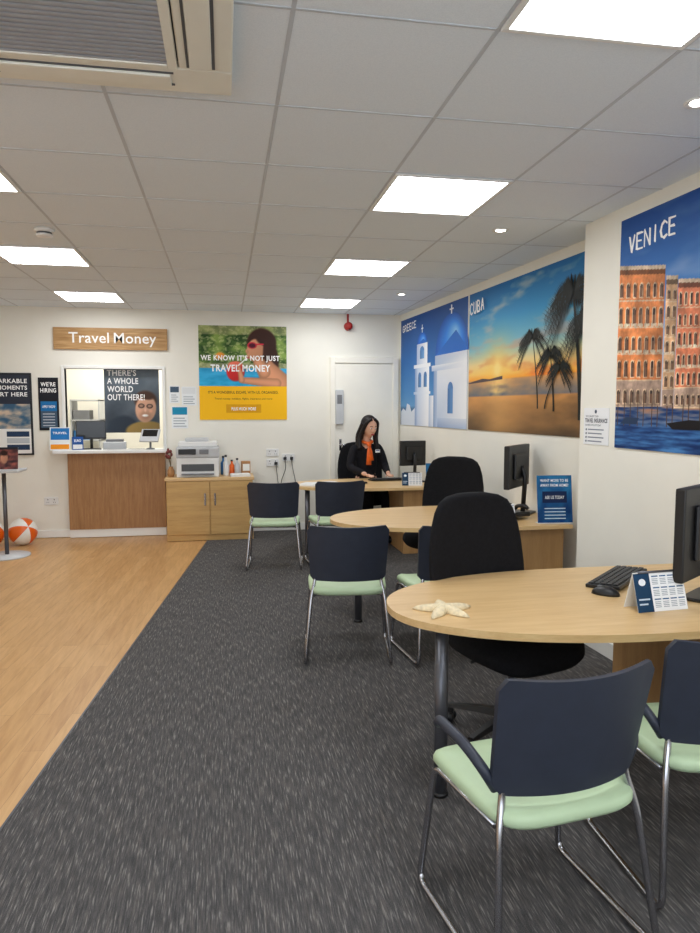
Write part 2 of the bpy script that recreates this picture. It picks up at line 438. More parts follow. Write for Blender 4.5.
for (x0,x1,ya,yb) in ((-W2,W2,.30,W2),(-W2,W2,-W2,-.30),(-W2,-.30,-.30,.30),(.30,W2,-.30,.30)):
    b.box(x0,x1,ya,yb,-.045,0,M['cassette'],.006)
b.box(-.30,.30,-.30,.30,-.02,0,M['dgrey']);b.obj('panel',r)
for a in range(4):
    T=Matrix.Rotation(a*math.pi/2,4,'Z')
    b=MB();b.box(-.27,.27,.335,.405,-.056,-.044,M['cassette'],.004,T)
    b.box(-.28,.28,.405,.415,-.048,-.044,M['dgrey'],0,T);b.box(-.28,.28,.325,.333,-.048,-.044,M['dgrey'],0,T)
    b.obj('air_flap',r)
b=MB()
n=22
for k in range(n):
    yy=-.27+.54*k/(n-1);b.box(-.27,.27,yy-.007,yy+.007,-.046,-.038,M['slat'],0)
for xx in (-.28,.28): b.box(xx-.015,xx+.015,-.295,.295,-.05,-.03,M['cassette'],.003)
for yy in (-.285,.285): b.box(-.265,.265,yy-.012,yy+.012,-.05,-.03,M['cassette'],.003)
b.obj('intake_grille',r)
# ============================================================ POSTERS
c=Canvas(1.25,.245,.03,(170,122,70))
c.grid(0,0,1.25,.245,120,60,lambda u,v:lerp((164,124,80),(198,160,112),.5+nz(u*5,v*14,4)*.8+.15*nz(u*12,v*60,5)))
xe=c.textb('Travel',.165,.075,.170,(252,251,248),.008);c.textb('Money',xe+.055,.075,.170,(252,251,248),.008)
c.obj('travel_money_sign',None,(-1.90,D-.03,2.168),0,'oak sign board with white travel money lettering on wall','sign')
w,h=1.035,1.11
zy=.36*h;as1=w/(h*.64)
SK=(214,150,112);HR=(62,34,26)
LW=[('e',1.16,.50,.17,.40,10,HR,.2),('e',1.04,.72,.26,.26,0,HR,.12),
 ('c',1.10,.30,1.30,.02,.17,.26,SK,.12),('c',.98,.40,1.08,.24,.09,.11,SK,.15),
 ('e',.93,.60,.15,.20,-8,SK,.12),('e',.83,.50,.05,.05,0,SK,.3),('e',.795,.58,.03,.045,20,SK,.4),
 ('e',1.10,.80,.20,.14,-30,HR,.2),('e',1.12,.58,.07,.22,0,HR,.3),
 ('e',.88,.68,.085,.06,0,(214,44,66),.15),('e',.88,.68,.062,.042,0,(90,24,44),.2),('c',.95,.70,1.06,.70,.014,.014,(214,44,66),.2),
 ('e',.80,.475,.03,.018,0,(190,50,60),.3),
 ('e',.60,.24,.16,.17,0,(214,48,46),.12),('e',.60,.36,.13,.06,0,(244,120,96),.2),('c',.64,.34,.79,.47,.012,.012,(245,245,240),.3),
 ('c',1.28,.05,.70,.10,.09,.055,SK,.15),('c',.70,.10,.66,.30,.055,.03,SK,.2),('e',.35,.5,.09,.07,0,(246,160,60),.3)]
def bg(u,v):
    X=u*as1
    if v<.30:
        k=nz(u*6,v*12,3)*22;base=(40+k+60*v,168+k,218+k)
    else:
        k=nz(u*7,v*7,1);k2=nz(u*22,v*22,5)
        base=lerp((44,76,32),(136,164,80),cl(.5+k))
        if k2>.2: base=lerp(base,(206,210,150),.5)
        if v>.85: base=lerp(base,(205,190,150),.4)
        if v<.38: base=lerp(base,(200,190,160),.5)
    return paint(X,v,base,LW)
c=Canvas(w,h,.01)
c.rect(0,0,w,zy,(252,192,20));
c.grid(0,zy,w,h,120,85,bg)
c.text("WE KNOW IT'S NOT JUST",.47*w,.615*h,.90*w,.075*h,(255,255,255),.03,'C')
c.text("TRAVEL MONEY",.47*w,.515*h,.68*w,.075*h,(255,255,255),.03,'C')
c.text("IT'S A WONDERFUL ESCAPE, WITH US, ORGANISED.",.5*w,.275*h,.80*w,.034*h,(60,50,30),.01,'C')
c.text("Travel money, holidays, flights, insurance and more",.5*w,.21*h,.66*w,.026*h,(60,50,30),0,'C')
c.up();c.rect(.3*w,.075*h,.7*w,.165*h,(222,160,8));c.text("PLUS MUCH MORE",.5*w,.10*h,.28*w,.035*h,(255,255,255),.02,'C')
c.obj('poster',None,(-.295,D-.0105,1.36),0,'large yellow poster of woman in pool with travel money text','poster')
c=Canvas(.215,.60,.01,(30,32,40));c.rect(0,0,.215,.60,(28,30,38));c.up()
c.text("WE'RE",.107,.50,.16,.05,(255,255,255),.02,'C');c.text("HIRING",.107,.43,.17,.05,(255,255,255),.02,'C')
c.up();c.rect(.02,.03,.195,.33,(70,90,110));c.up();c.rect(.02,.22,.195,.33,(30,110,170));c.text("APPLY NOW",.107,.255,.14,.03,(255,255,255),.01,'C')
for k in range(5): c.rect(.04,.05+k*.033,.17,.06+k*.033,(190,195,205))
c.obj('hiring_poster',None,(-2.085,D-.010,1.245),0,'narrow dark poster advertising job vacancies on cream wall','poster')
c=Canvas(.62,.93,.018,(40,42,46));c.rect(.0,.0,.62,.93,(42,44,48));c.up();c.rect(.02,.02,.60,.91,(240,240,238));c.up()
c.grid(.02,.30,.60,.58,40,24,lambda u,v:lerp((60,96,126),(204,184,164),cl(.5+1.2*nz(u*4,v*4,7))))
c.rect(.02,.58,.60,.91,(50,55,68))
for k,tx in enumerate(("REMARKABLE","MOMENTS","START HERE")): c.text(tx,.575,.815-k*.075,(.44,.32,.42)[k],.048,(255,255,255),.02,'R')
c.up()
for k in range(3):
    c.rect(.34,.06+k*.075,.58,.12+k*.075,(40,60,90) if k!=1 else (190,195,200))
c.obj('framed_poster',None,(-2.775,D-.0185,.965),0,'black framed holiday information poster on cream wall','poster')
def leaflet(x,z,w,h,top,lab):
    c=Canvas(w,h,.003);c.rect(0,0,w,h,(236,240,242));c.up();c.rect(.01,h*.62,w-.01,h-.01,top);c.up()
    for k in range(4): c.rect(.02,h*(.08+.12*k),w-.02-.02*(k%2),h*(.12+.12*k),(150,160,170))
    c.obj('wall_leaflet',None,(x,D-.003,z),0,lab,'leaflet')
leaflet(-.64,1.56,.12,.20,(70,90,110),'small printed notice pinned to cream wall')
leaflet(-.50,1.53,.17,.22,(225,228,230),'white printed notice pinned to cream wall')
leaflet(-.62,1.26,.19,.26,(30,140,180),'blue and white leaflet pinned to cream wall')
pw,ph=.62,.76;as2=pw/ph
FS=(216,168,140);BH=(78,54,42)
LM=[('e',.26,.06,.26,.22,20,(48,58,70),.2),('e',.62,.02,.34,.17,0,(150,124,70),.15),('e',.61,.50,.19,.17,0,BH,.25),('e',.61,.37,.165,.225,-8,FS,.12),
 ('e',.60,.26,.12,.10,0,(176,132,106),.7),('e',.60,.265,.06,.026,0,(252,248,244),.5),('e',.62,.57,.15,.07,-10,BH,.35),
 ('e',.545,.415,.055,.040,0,(52,42,40),.2),('e',.67,.41,.055,.040,0,(52,42,40),.2),('e',.545,.415,.044,.030,0,(176,138,118),.5),('e',.67,.41,.044,.030,0,(176,138,118),.5),
 ('e',.605,.345,.024,.045,0,(238,192,166),.8),('e',.69,.33,.04,.04,0,(232,172,142),.9),('e',.53,.33,.04,.04,0,(228,172,142),.9)]
def bg2(u,v):
    k=nz(u*3,v*3,9)*16
    return paint(u*as2,v,tuple(x+k for x in lerp((60,68,78),(110,122,132),v)),LM)
c=Canvas(pw,ph,.008)
c.grid(0,0,pw,ph,80,98,bg2)
for k,tx in enumerate(("THERE'S","A WHOLE","WORLD","OUT THERE!")):
    c.text(tx,.035,.665-k*.095,{0:.33,1:.35,2:.29,3:.42}[k],.072,(255,255,255),.02)
c.obj('world_poster',None,(-1.385,D+.09,1.21),0,'dark grey poster of smiling man with whole world text','poster')
af=math.atan(.33/4.7)
def far_wall(y): return 2.15+(.33/4.7)*(8.4-y)
ang=-math.pi/2+af
# Greece
w,h=2.0,1.265
def gsky(u,v):
    c=stops(v,[(0,(130,176,214)),(.3,(70,136,196)),(.6,(34,104,176)),(1,(20,74,146))])
    if v<.16: c=lerp((34,72,116),(76,120,162),cl(v/.16+nz(u*9,v*20)*.3))
    return c
c=Canvas(w,h,.008)
c.grid(0,0,w,h,60,44,gsky)
Wt=(248,249,252);Wm=(226,232,242);Sh=(178,196,224);Sh2=(132,158,200);DB=(16,84,178)
c.poly([(.02,.0),(.02,.16),(.1,.2),(.2,.17),(.24,.26),(.34,.24),(.4,.16),(.5,.2),(.6,.24),(.7,0)],(216,224,236));c.up()
c.grad(.52,.0,.98,.66,Sh,Wt,Wt,Sh);c.up();c.grad(.52,.0,.60,.66,Sh2,Sh,Sh,Sh2);c.up()
c.grad(.48,.66,1.02,.70,Wm,Wt,Wt,Wm);c.grad(.48,.36,1.02,.39,Sh,Wt,Wt,Sh);c.up()
c.grad(.58,.70,.92,.93,Sh,Wt,Wt,Sh);c.up();c.gell(.75,.93,.16,.13,(130,190,250),(40,126,226),DB,.79,.98);c.rect(.74,1.05,.76,1.14,Wt);c.rect(.715,1.09,.785,1.105,Wt)
c.up()
for xx in (.63,.81):
    c.grad(xx,.44,xx+.10,.56,(50,96,150),(90,146,204),(90,146,204),(50,96,150));c.ell(xx+.05,.56,.05,.05,(70,120,180),0,180)
c.grad(.68,.76,.82,.85,(60,110,170),(110,166,220),(110,166,220),(60,110,170));c.ell(.75,.85,.07,.05,(84,136,196),0,180)
c.up();c.grad(1.12,.0,2.0,.62,Sh,Wt,Wt,Wm);c.up();c.grad(1.12,.0,1.22,.62,Sh2,Sh,Sh,Sh2);c.up();c.grad(1.06,.60,2.0,.66,Sh,Wt,Wt,Wm);c.up()
c.grad(1.16,.66,2.0,.76,Sh,Wt,Wm,Sh);c.up()
c.gell(1.60,.76,.43,.40,(150,206,252),(44,136,236),DB,1.72,.98);c.up();c.up()
c.rect(1.585,1.15,1.615,1.24,Wt);c.rect(1.55,1.19,1.65,1.205,Wt)
c.grad(.98,0,1.12,.34,Sh,Wm,Wt,Sh)
c.up();c.grad(1.52,.15,1.66,.40,(60,110,170),(100,150,206),(100,150,206),(60,110,170));c.ell(1.59,.40,.07,.07,(80,130,190),0,180)
c.up();c.grad(1.24,0,2,.1,Sh2,Sh,Wm,Sh)
c.up();c.sketch("GREECE",.07,1.12,.50,.075,.010,.03)
c.obj('greece_poster',None,(far_wall(8.34)-.009,8.34,1.295),ang,'large poster of white church with blue domes','poster')
# Cuba
w,h=2.0,1.265
def cuba(u,v):
    n1=nz(u*3.2,v*9,2);n2=nz(u*8,v*22,6)
    if v>.36:
        t=(v-.36)/.64
        c=stops(t,[(0,(255,164,50)),(.07,(254,206,110)),(.18,(240,214,150)),(.36,(130,190,205)),(.65,(50,146,200)),(1,(24,104,168))])
        k=max(0,n1*1.4+n2*.5-.08+(.12 if t<.45 else -.25))
        c=lerp(c,lerp((250,130,50),(170,176,182),min(1,t*2.2)),min(.75,k*1.1))
        d=math.hypot((u-.30)*1.6,(v-.43));c=lerp(c,(255,250,205),cl(math.exp(-(d/.055)**2)*1.3))
        c=lerp(c,(255,205,90),.6*math.exp(-(d/.2)**2));return c
    if v>.24:
        c=lerp((110,112,118),(210,155,100),(v-.24)/.12+n2*.3)
        return lerp(c,(255,215,130),.8*math.exp(-((u-.30)/.09)**2)*cl(.6+n2))
    c=lerp((104,80,54),(206,146,84),v/.24+n1*.3)
    sh=cl((u-.5)*1.6)*cl(.5+nz(u*5,v*12,8));c=lerp(c,(70,54,40),.7*sh)
    return lerp(c,(245,185,110),.45*math.exp(-((u-.32)/.16)**2))
c=Canvas(w,h,.008);c.grid(0,0,w,h,130,96,cuba)
DK=(24,28,24)
def palm(c,x0,z0,x1,z1,L,tw,seed,n=13,lf=.2):
    rnd=random.Random(seed)
    P=[];Q=[]
    for k in range(11):
        t=k/10;x=x0+(x1-x0)*(t**1.5);z=z0+(z1-z0)*t;ww=tw*(1-.5*t)
        P.append((x-ww,z));Q.append((x+ww,z))
    c.poly(P+Q[::-1],DK);c.up()
    for i in range(n):
        a=math.radians(-35+250*i/(n-1)+rnd.uniform(-6,6));l=L*rnd.uniform(.8,1.1)
        ex=math.cos(a)*l;ez=math.sin(a)*l*.8;pts=[]
        for k in range(17):
            t=k/16;pts.append((min(1.995,x1+ex*t),min(1.25,z1+ez*t-.6*l*t*t)))
        up=[(p[0],p[1]+.004*(1-k/16)) for k,p in enumerate(pts)]
        c.poly(up+[(p[0],p[1]-.005*(1-k/17)) for k,p in enumerate(pts)][::-1],DK)
        c.up()
        for k in range(1,16):
            p=pts[k];q=pts[k+1];ll=l*lf*(1-abs(k/16-.45))*rnd.uniform(.8,1.1)
            dx=(q[0]-p[0])
            c.poly([(p[0]-.004,p[1]),(p[0]+.006,p[1]),(min(1.995,p[0]+dx*1.2),p[1]-ll)],DK)
            c.poly([(p[0]-.004,p[1]),(p[0]+.006,p[1]),(min(1.995,p[0]+dx*2.5),min(1.26,p[1]+ll*.3))],DK)
        c.up()
c.poly([(0,.44),(.3,.47),(.45,.46),(.7,.48),(0.7,.45),(0,.43)],(86,74,76))
palm(c,1.30,.20,1.20,.76,.23,.011,1,15,.34);palm(c,1.54,.18,1.48,.60,.22,.011,2,15,.34);palm(c,1.42,.2,1.62,.50,.18,.009,5,13,.34)
palm(c,1.90,.12,1.78,1.0,.40,.024,3,25,.42)
palm(c,1.97,.2,1.97,.78,.36,.02,9,19,.42)
c.up();c.sketch("CUBA",.07,1.07,.32,.10,.011,.06)
c.obj('cuba_poster',None,(far_wall(6.31)-.009,6.31,1.295),ang,'large poster of sunset beach with palm silhouettes','poster')
# Venice
an=-math.pi/2+math.atan(.0414)
w,h=2.0,1.29
def vb(X,Z,x0,x1,z0,z1,col,nf,nc,sd):
    if not(x0<=X<=x1 and z0<=Z<=z1): return None
    k=.98+.26*nz(X*9,Z*9,sd)+.12*nz(X*40,Z*40,sd)
    k*=1.08-.22*(X-x0)/(x1-x0)
    if Z>z1-.022: return tuple(q*k for q in (212,190,164))
    if Z>z1-.05: return tuple(q*k*.55 for q in col)
    f=(Z-z0)/(z1-.05-z0)*nf;fi=int(f);ff=f-fi
    g=(X-x0)/(x1-x0)*nc;gi=int(g);lx=g-gi-.5
    fh=(z1-.05-z0)/nf;cw=(x1-x0)/nc
    tall=.66 if fi%2 else .56
    if ff<.05: return tuple(q*k for q in (220,192,160))
    if fi==0: col=(180,152,134)
    inw=abs(lx)<.20 and .16<ff<tall
    arc=math.hypot(lx/.20,(ff-tall)*fh/(.22*cw))<1 and ff>=tall
    sur=(abs(lx)<.31 and .12<ff<tall) or (math.hypot(lx/.31,(ff-tall)*fh/(.33*cw))<1 and ff>=tall)
    if .06<ff<.17 and abs(lx)<.42 and (fi in(2,3)): return tuple(q*k*(.78+.27*(int(X*260)%2)) for q in (228,208,180))
    if inw or arc:
        if abs(lx)<.025: return (150,118,92)
        q=.5+.5*nz(gi*3.1,fi*2.7,sd)
        if ff>tall-.02 or ff>.5: return (52,38,40)
        return lerp((66,46,44),(146,104,78),cl(q*.9))
    if lx>.22 and lx<.36 and .14<ff<tall+.1: return tuple(q*k*.66 for q in col)
    if sur: return tuple(q*k for q in (226,196,162))
    return tuple(q*k for q in lerp(col,tuple(q*.78 for q in col),cl(.35-ff)))
BL=[(-.01,.44,.235,1.04,(232,142,84),5,7,1),(.45,.56,.235,.98,(214,170,128),7,2,3),(.565,.92,.23,.96,(218,128,92),6,7,4),(.93,1.16,.22,.80,(196,130,96),5,5,8),(1.3,1.5,.2,.62,(190,120,82),4,4,7),(1.5,2.01,.2,.92,(206,146,98),5,6,6)]
def ven(X,Z):
    if X<1.2:
        X2=X*(1+.25*X);Z2=.235+(Z-.235)/(1-.22*X) if Z>.235 else Z
    else: X2,Z2=X,Z
    for q in (BL[:4] if X<1.2 else BL[4:]):
        c=vb(X2,Z2,*q)
        if c: return c
    v=Z/1.29
    if v<.185:
        n2=nz(X*5,Z*55,6);c=lerp((16,46,98),(74,130,190),cl(.45+n2*.8))
        return lerp(c,(206,130,80),cl((v-.09)/.10)*cl(.35+n2))
    n1=nz(X*1.6,v*6,2)
    return lerp(stops((v-.15)/.85,[(0,(236,208,196)),(.35,(150,184,222)),(.6,(66,124,192)),(1,(26,72,142))]),(240,222,226),cl(n1*.4))
c=Canvas(w,h,.008)
c.grid(0,0,.8,h,240,280,lambda u,v:ven(u*.8,v*h));c.d-=.00015
c.grid(.8,0,w,h,110,110,lambda u,v:ven(.8+u*1.2,v*h))
for k in range(14):
    xx=.02+k*.06+.01*math.sin(k*3);c.rect(xx,.13,xx+.007,.27+.03*math.sin(k*7),(84,62,50))
c.up();c.poly([(.45,.15),(.62,.17),(.95,.16),(.9,.12),(.5,.12)],(24,22,26));c.poly([(.05,.14),(.10,.18),(.22,.175),(.2,.14)],(40,60,90))
c.up();c.sketch("VENICE",.08,1.10,.40,.085,.009,.05)
c.obj('venice_poster',None,(near_wall(3.70)-.0085,3.70,1.27),an,'large poster of orange canal buildings and blue water','poster')
w,h=.27,.225
c=Canvas(w,h,.003);c.rect(0,0,w,h,(240,241,243));c.up();c.ell(.13,.203,.012,.012,(70,80,100));
c.text("YOU CAN BUY YOUR",.02,.168,.14,.012,(60,70,90),.005);c.text("TRAVEL INSURANCE",.015,.135,.24,.026,(16,26,56),.03);c.text("IN HERE WITH US TODAY",.02,.114,.17,.011,(60,70,90),.005)
c.up()
for k in range(4): c.ell(.03,.092-k*.024,.007,.007,(80,90,110));c.rect(.048,.089-k*.024,.22-.02*(k%2),.096-k*.024,(130,136,150))
c.obj('insurance_leaflet',None,(near_wall(4.04)-.0035,4.04,1.275),an,'small white travel insurance notice on pillar wall','notice')
# ============================================================ COUNTER
r=thing('service_counter','oak fronted service counter with pale shelf','counter',(-1.25,D-.06,0))
b=MB();b.box(-.53,.55,-.03,.055,.10,.98,M['oakd'],.002);b.obj('front_panel',r)
b=MB();b.box(-.53,.55,-.02,.055,.005,.10,M['white'],.003);b.obj('plinth',r)
b=MB();b.box(-.66,.58,-.16,.055,.985,1.02,M['plwhite'],.006);b.obj('shelf',r)
b=MB();b.box(-1.79,-.73,D+.0,D+.55,.97,1.0,M['plwhite'],.004);b.obj('worktop',None,(0,0,0),0,'white worktop inside the service opening','worktop')
def print_stand(name,w,h,loc,rot,lab,cat,draw,tilt=-.15):
    r=thing(name,lab,cat,loc,rot)
    c=Canvas(w,h,.003,(220,225,230));draw(c,w,h);o=c.obj('printed_card',r,(-w/2,0,.004),0,tilt=tilt)
    b=MB();b.box(-w/2,w/2,-.015,.05,0,.004,M['plwhite'],.001);b.tube([(0,.045,.003),(0,-math.sin(tilt)*h*.5+.006,h*.5)],.003,M['plwhite']);b.obj('stand_foot',r);return r
def d1(c,w,h):
    c.rect(0,0,w,h,(235,240,242));c.up();c.rect(.01,h*.45,w-.01,h-.01,(40,120,190));c.rect(.01,.01,w-.01,h*.25,(240,150,40));c.text("TRAVEL",w/2,h*.7,w*.7,h*.1,(255,255,255),.02,'C')
print_stand('leaflet_holder',.22,.26,(-1.85,D-.12,1.02),0,'leaflet holder with blue cover leaflets on counter','leaflet holder',d1)
def d2(c,w,h):
    c.rect(0,0,w,h,(30,80,150));c.up();c.rect(.01,.01,w-.01,h*.4,(225,225,225));c.text("EURO",w/2,h*.6,w*.6,h*.2,(255,255,255),.02,'C')
print_stand('leaflet_holder',.12,.15,(-1.66,D-.10,1.02),.2,'small blue card standing on the counter shelf','leaflet holder',d2)
r=thing('card_terminal','grey card payment terminal standing on counter shelf','card terminal',(-.86,D-.08,1.02),-.2)
b=MB();b.lathe((0,0,0),[(.05,0),(.05,.01),(.012,.02),(.012,.10)],M['grey']);b.obj('stand',r)
T=Matrix.Translation((0,-.01,.16))@Matrix.Rotation(-.7,4,'X')
b=MB();b.box(-.11,.11,-.012,.012,-.09,.09,M['lgrey'],.006,T);b.obj('body',r)
b=MB();b.box(-.085,.085,-.016,-.011,-.02,.075,M['blackg'],.001,T);b.obj('screen',r)
def monitor(name,loc,rot,lab,w=.50,h=.30,zc=.30,group=None):
    r=thing(name,lab,'monitor',loc,rot,group)
    b=MB();b.box(-w/2,w/2,-.012,.03,zc-h/2,zc+h/2,M['black'],.006);b.box(-w*.3,w*.3,.028,.05,zc-h*.3,zc+h*.3,M['black'],.01);b.obj('housing',r)
    b=MB();b.box(-w/2+.012,w/2-.012,-.015,-.011,zc-h/2+.018,zc+h/2-.012,M['blackg'],.001);b.obj('screen',r)
    b=MB();b.tube([(0,.045,zc),(0,.075,zc-.08),(0,.06,.01)],.018,M['black']);b.obj('neck',r)
    b=MB();b.box(-.11,.11,-.03,.13,0,.014,M['black'],.005);b.obj('base',r);return r
monitor('computer_monitor',(-1.58,D+.28,1.0),.15,'black computer monitor behind service opening',.34,.22,.24)
b=MB();b.box(-.18,.18,-.2,.2,0,.02,M['lgrey'],.003)
for k in range(1,5): b.box(-.18,.18,-.2,.2,k*.26,k*.26+.02,M['lgrey'],.003)
b.box(-.18,-.165,-.2,.2,.02,1.06,M['lgrey']);b.box(.165,.18,-.2,.2,.02,1.06,M['lgrey'])
for k in range(4):
    b.box(-.15,.05,-.18,.1,k*.26+.02,k*.26+.14,M['grey' if k%2 else 'blue'],.004)
b.obj('office_shelving',None,(-1.78,D+1.2,.55),0,'grey metal shelving with files behind counter','shelf')
b=MB();b.box(-.13,.13,-.10,.10,0,.10,M['lgrey'],.008);b.box(-.10,.10,-.07,.07,.10,.13,M['grey'],.006);b.obj('cash_box',None,(-1.30,D+.22,1.0),.1,'grey cash machine on worktop behind counter','cash box')
b=MB();b.box(-.11,.11,-.08,.08,0,.012,M['black'],.003);b.box(-.09,.09,-.06,.06,.012,.016,M['key'],.001);b.obj('number_pad',None,(-1.05,D+.14,1.0),-.1,'black number pad on white worktop','keypad')
def socket(x,z,lab='white double wall socket on cream wall'):
    b=MB();b.box(-.075,.075,-.012,0,-.045,.045,M['plwhite'],.003)
    for xx in (-.035,.035):
        b.box(xx-.004,xx+.004,-.014,-.011,.01,.024,M['dgrey']);b.box(xx-.012,xx-.007,-.014,-.011,-.02,-.01,M['dgrey']);b.box(xx+.007,xx+.012,-.014,-.011,-.02,-.01,M['dgrey'])
        b.box(xx-.008,xx+.008,-.016,-.011,.028,.04,M['plwhite'],.001)
    b.obj('wall_socket',None,(x,D,z),0,lab,'socket',None,'white wall sockets')
socket(-1.99,.43);socket(.56,.84);socket(.75,.90);socket(.56,.96)
for (px,pz,dx) in ((.71,.89,-.06),(.60,.83,.03),(.79,.89,.05)):
    r=thing('plug','black plug and cable hanging from wall socket','plug',(px,D-.014,pz))
    b=MB();b.box(-.018,.018,-.03,0,-.018,.018,M['black'],.004);b.obj('plug_body',r)
    b=MB();b.tube([(0,-.02,-.015),(.01,-.025,-.12),(dx,-.02,-.3),(dx*.4,-.02,-pz+.04)],.004,M['black'],8,.08);b.obj('cable',r)
r=thing('fire_alarm','red fire alarm sounder mounted on back wall','fire alarm',(1.49,D,2.49))
b=MB();T=Matrix.Rotation(math.pi/2,4,'X');b.lathe((0,0,0),[(.05,0),(.05,.03),(.035,.05),(.035,.07),(.045,.085),(.02,.09)],M['red'],24,True,T);b.obj('sounder',r)
b=MB();b.box(-.012,.012,-.012,0,.04,.15,M['red'],.003);b.obj('conduit',r)
r=thing('door_access_box','white door entry keypad box beside door','keypad',(1.375,D-.035,1.30))
b=MB();b.box(-.05,.05,-.045,0,0,.42,M['lgrey'],.01);b.obj('housing',r);b=MB();b.box(-.03,.03,-.05,-.044,.25,.36,M['grey'],.003);b.obj('keypad',r)
# ============================================================ CABINET
r=thing('low_cabinet','low oak cabinet with two doors','cabinet',(-.18,8.13,.005))
b=MB();b.box(-.48,.48,-.235,.24,.0,.68,M['oakc'],.002);b.obj('body',r)
b=MB();b.box(-.495,.495,-.25,.245,.68,.715,M['oak'],.004);b.obj('top',r)
for k,(a,c2) in enumerate(((-.47,-.005),(.005,.47))):
    b=MB();b.box(a,c2,-.252,-.235,.07,.67,M['oakc'],.003);d=b.obj('door',r)
    b=MB();hx=c2-.05 if k==0 else a+.05
    b.box(hx-.008,hx+.008,-.27,-.252,.40,.54,M['chrome'],.003);b.obj('handle',d)
zt=.72
r=thing('printer','white multifunction printer with grey scanner lid','printer',(-.31,8.12,zt))
b=MB();b.box(-.235,.235,-.19,.19,0,.22,M['plwhite'],.012);b.box(-.24,.24,-.195,.19,.22,.34,M['lgrey'],.015);b.obj('body',r)
b=MB();b.box(-.215,.215,-.15,.17,.34,.40,M['plwhite'],.012);b.box(-.14,.12,-.1,.12,.40,.44,M['lgrey'],.01);b.obj('scanner_lid',r)
b=MB();b.box(-.18,.18,-.24,-.19,.03,.045,M['grey'],.003);b.box(-.18,.18,-.197,-.19,.07,.15,M['dgrey'],.002);b.obj('paper_tray',r)
b=MB();b.box(-.21,-.02,-.215,-.19,.26,.32,M['black'],.004);b.box(.02,.12,-.21,-.19,.265,.315,M['grey'],.004);b.obj('control_panel',r)
r=thing('dried_flowers','vase of dried dark red flowers on cabinet','vase of flowers',(-.615,8.06,zt))
b=MB();b.lathe((0,0,0),[(.03,0),(.042,.03),(.04,.07),(.022,.10),(.025,.115)],M['kraft']);b.obj('vase',r)
b=MB();rr=random.Random(4)
for k in range(11):
    a=rr.uniform(1.2,5.1);l=rr.uniform(.1,.2);e=(math.cos(a)*l*.35,math.sin(a)*l*.25,.11+l)
    b.tube([(0,0,.1),(e[0]*.4,e[1]*.4,.11+l*.6),e],.0018,M['green'],6)
    b2=MB();b2.ell(e,(.015,.015,.022),M['flower'],8);b2.obj('flower',r)
b.obj('stem',r)
def bottle(x,y,col,hh,lab):
    b=MB();b.lathe((0,0,0),[(.028,0),(.03,.01),(.03,hh*.62),(.012,hh*.78),(.012,hh*.9)],col,20);b.lathe((0,0,0),[(.014,hh*.9),(.014,hh)],M['black'],16)
    b.obj('bottle',None,(x,y,zt),0,lab,'bottle')
bottle(.00,8.08,M['plwhite'],.24,'white pump bottle standing on oak cabinet');bottle(.07,8.13,M['orange'],.18,'orange bottle standing on oak cabinet');bottle(.13,8.10,M['lgrey'],.2,'pale grey bottle standing on oak cabinet');bottle(-.03,8.22,M['blue'],.22,'blue bottle standing on oak cabinet')
b=MB();b.box(-.05,.05,-.04,.04,0,.16,M['kraft'],.003);b.box(-.04,.04,-.042,-.04,.05,.13,M['white']);b.obj('small_box',None,(.23,8.15,zt),.1,'small brown cardboard box on cabinet','box')
b=MB();b.box(-.11,.11,-.06,.06,0,.03,M['plwhite'],.002);b.box(-.10,.10,-.05,.05,.03,.034,M['white']);b.obj('paper_pile',None,(.16,7.97,zt),.1,'short pile of white paper on cabinet','paper')
# ============================================================ DISPLAY STAND + BALLS
r=thing('display_stand','grey metal stand holding small photo board','stand',(-2.22,7.42,0))
b=MB();b.lathe((0,0,0),[(.24,0),(.24,.012),(.02,.022)],M['lgrey']);b.obj('base',r)
b=MB();b.cyl((0.02,0,.02),(0.02,0,.86),.02,M['dsteel']);b.obj('pole',r)
b=MB();b.box(-.24,.2,-.17,.17,.86,.885,M['lgrey'],.006);b.obj('shelf',r)
def d3(c,w,h):
    c.grid(0,0,w,h,30,20,lambda u,v:paint(u*w/h,v,lerp((60,40,44),(160,90,80),.5+nz(u*5,v*5,3)),[('e',.45,.45,.16,.28,0,(220,170,145),.2),('e',.45,.68,.18,.16,0,(70,40,30),.3),('e',.95,.5,.17,.28,0,(205,145,115),.2),('e',.95,.74,.19,.15,0,(50,30,25),.3)]))
    c.rect(0,h*.9,w,h,(40,40,50))
print_stand('photo_board',.34,.22,(-2.22,7.37,.886),0,'small photo board of people on display stand','photo board',d3)
def ball(x,y,rad,rx,lab):
    b=MB();b.ell((0,0,rad),(rad,rad,rad),M['borange'],24);wi=b.mi(M['bwhite'])
    T=Matrix.Translation((0,0,rad))@Matrix.Rotation(rx,4,'X')@Matrix.Rotation(rx*.6,4,'Y')@Matrix.Translation((0,0,-rad))
    for i,f in enumerate(b.f):
        cx=sum(b.v[k][0] for k in f)/len(f);cy=sum(b.v[k][1] for k in f)/len(f)
        if int((math.atan2(cy,cx)+math.pi+.001)/(math.pi/3))%2: b.m[i]=wi
    b.xf(T);b.obj('beach_ball',None,(x,y,.001),0,lab,'beach ball',None,'orange and white beach balls')
ball(-2.20,8.0,.15,1.0,'orange and white beach ball resting on wooden floor');ball(-2.52,7.93,.15,.5,'orange and white beach ball resting beside another')
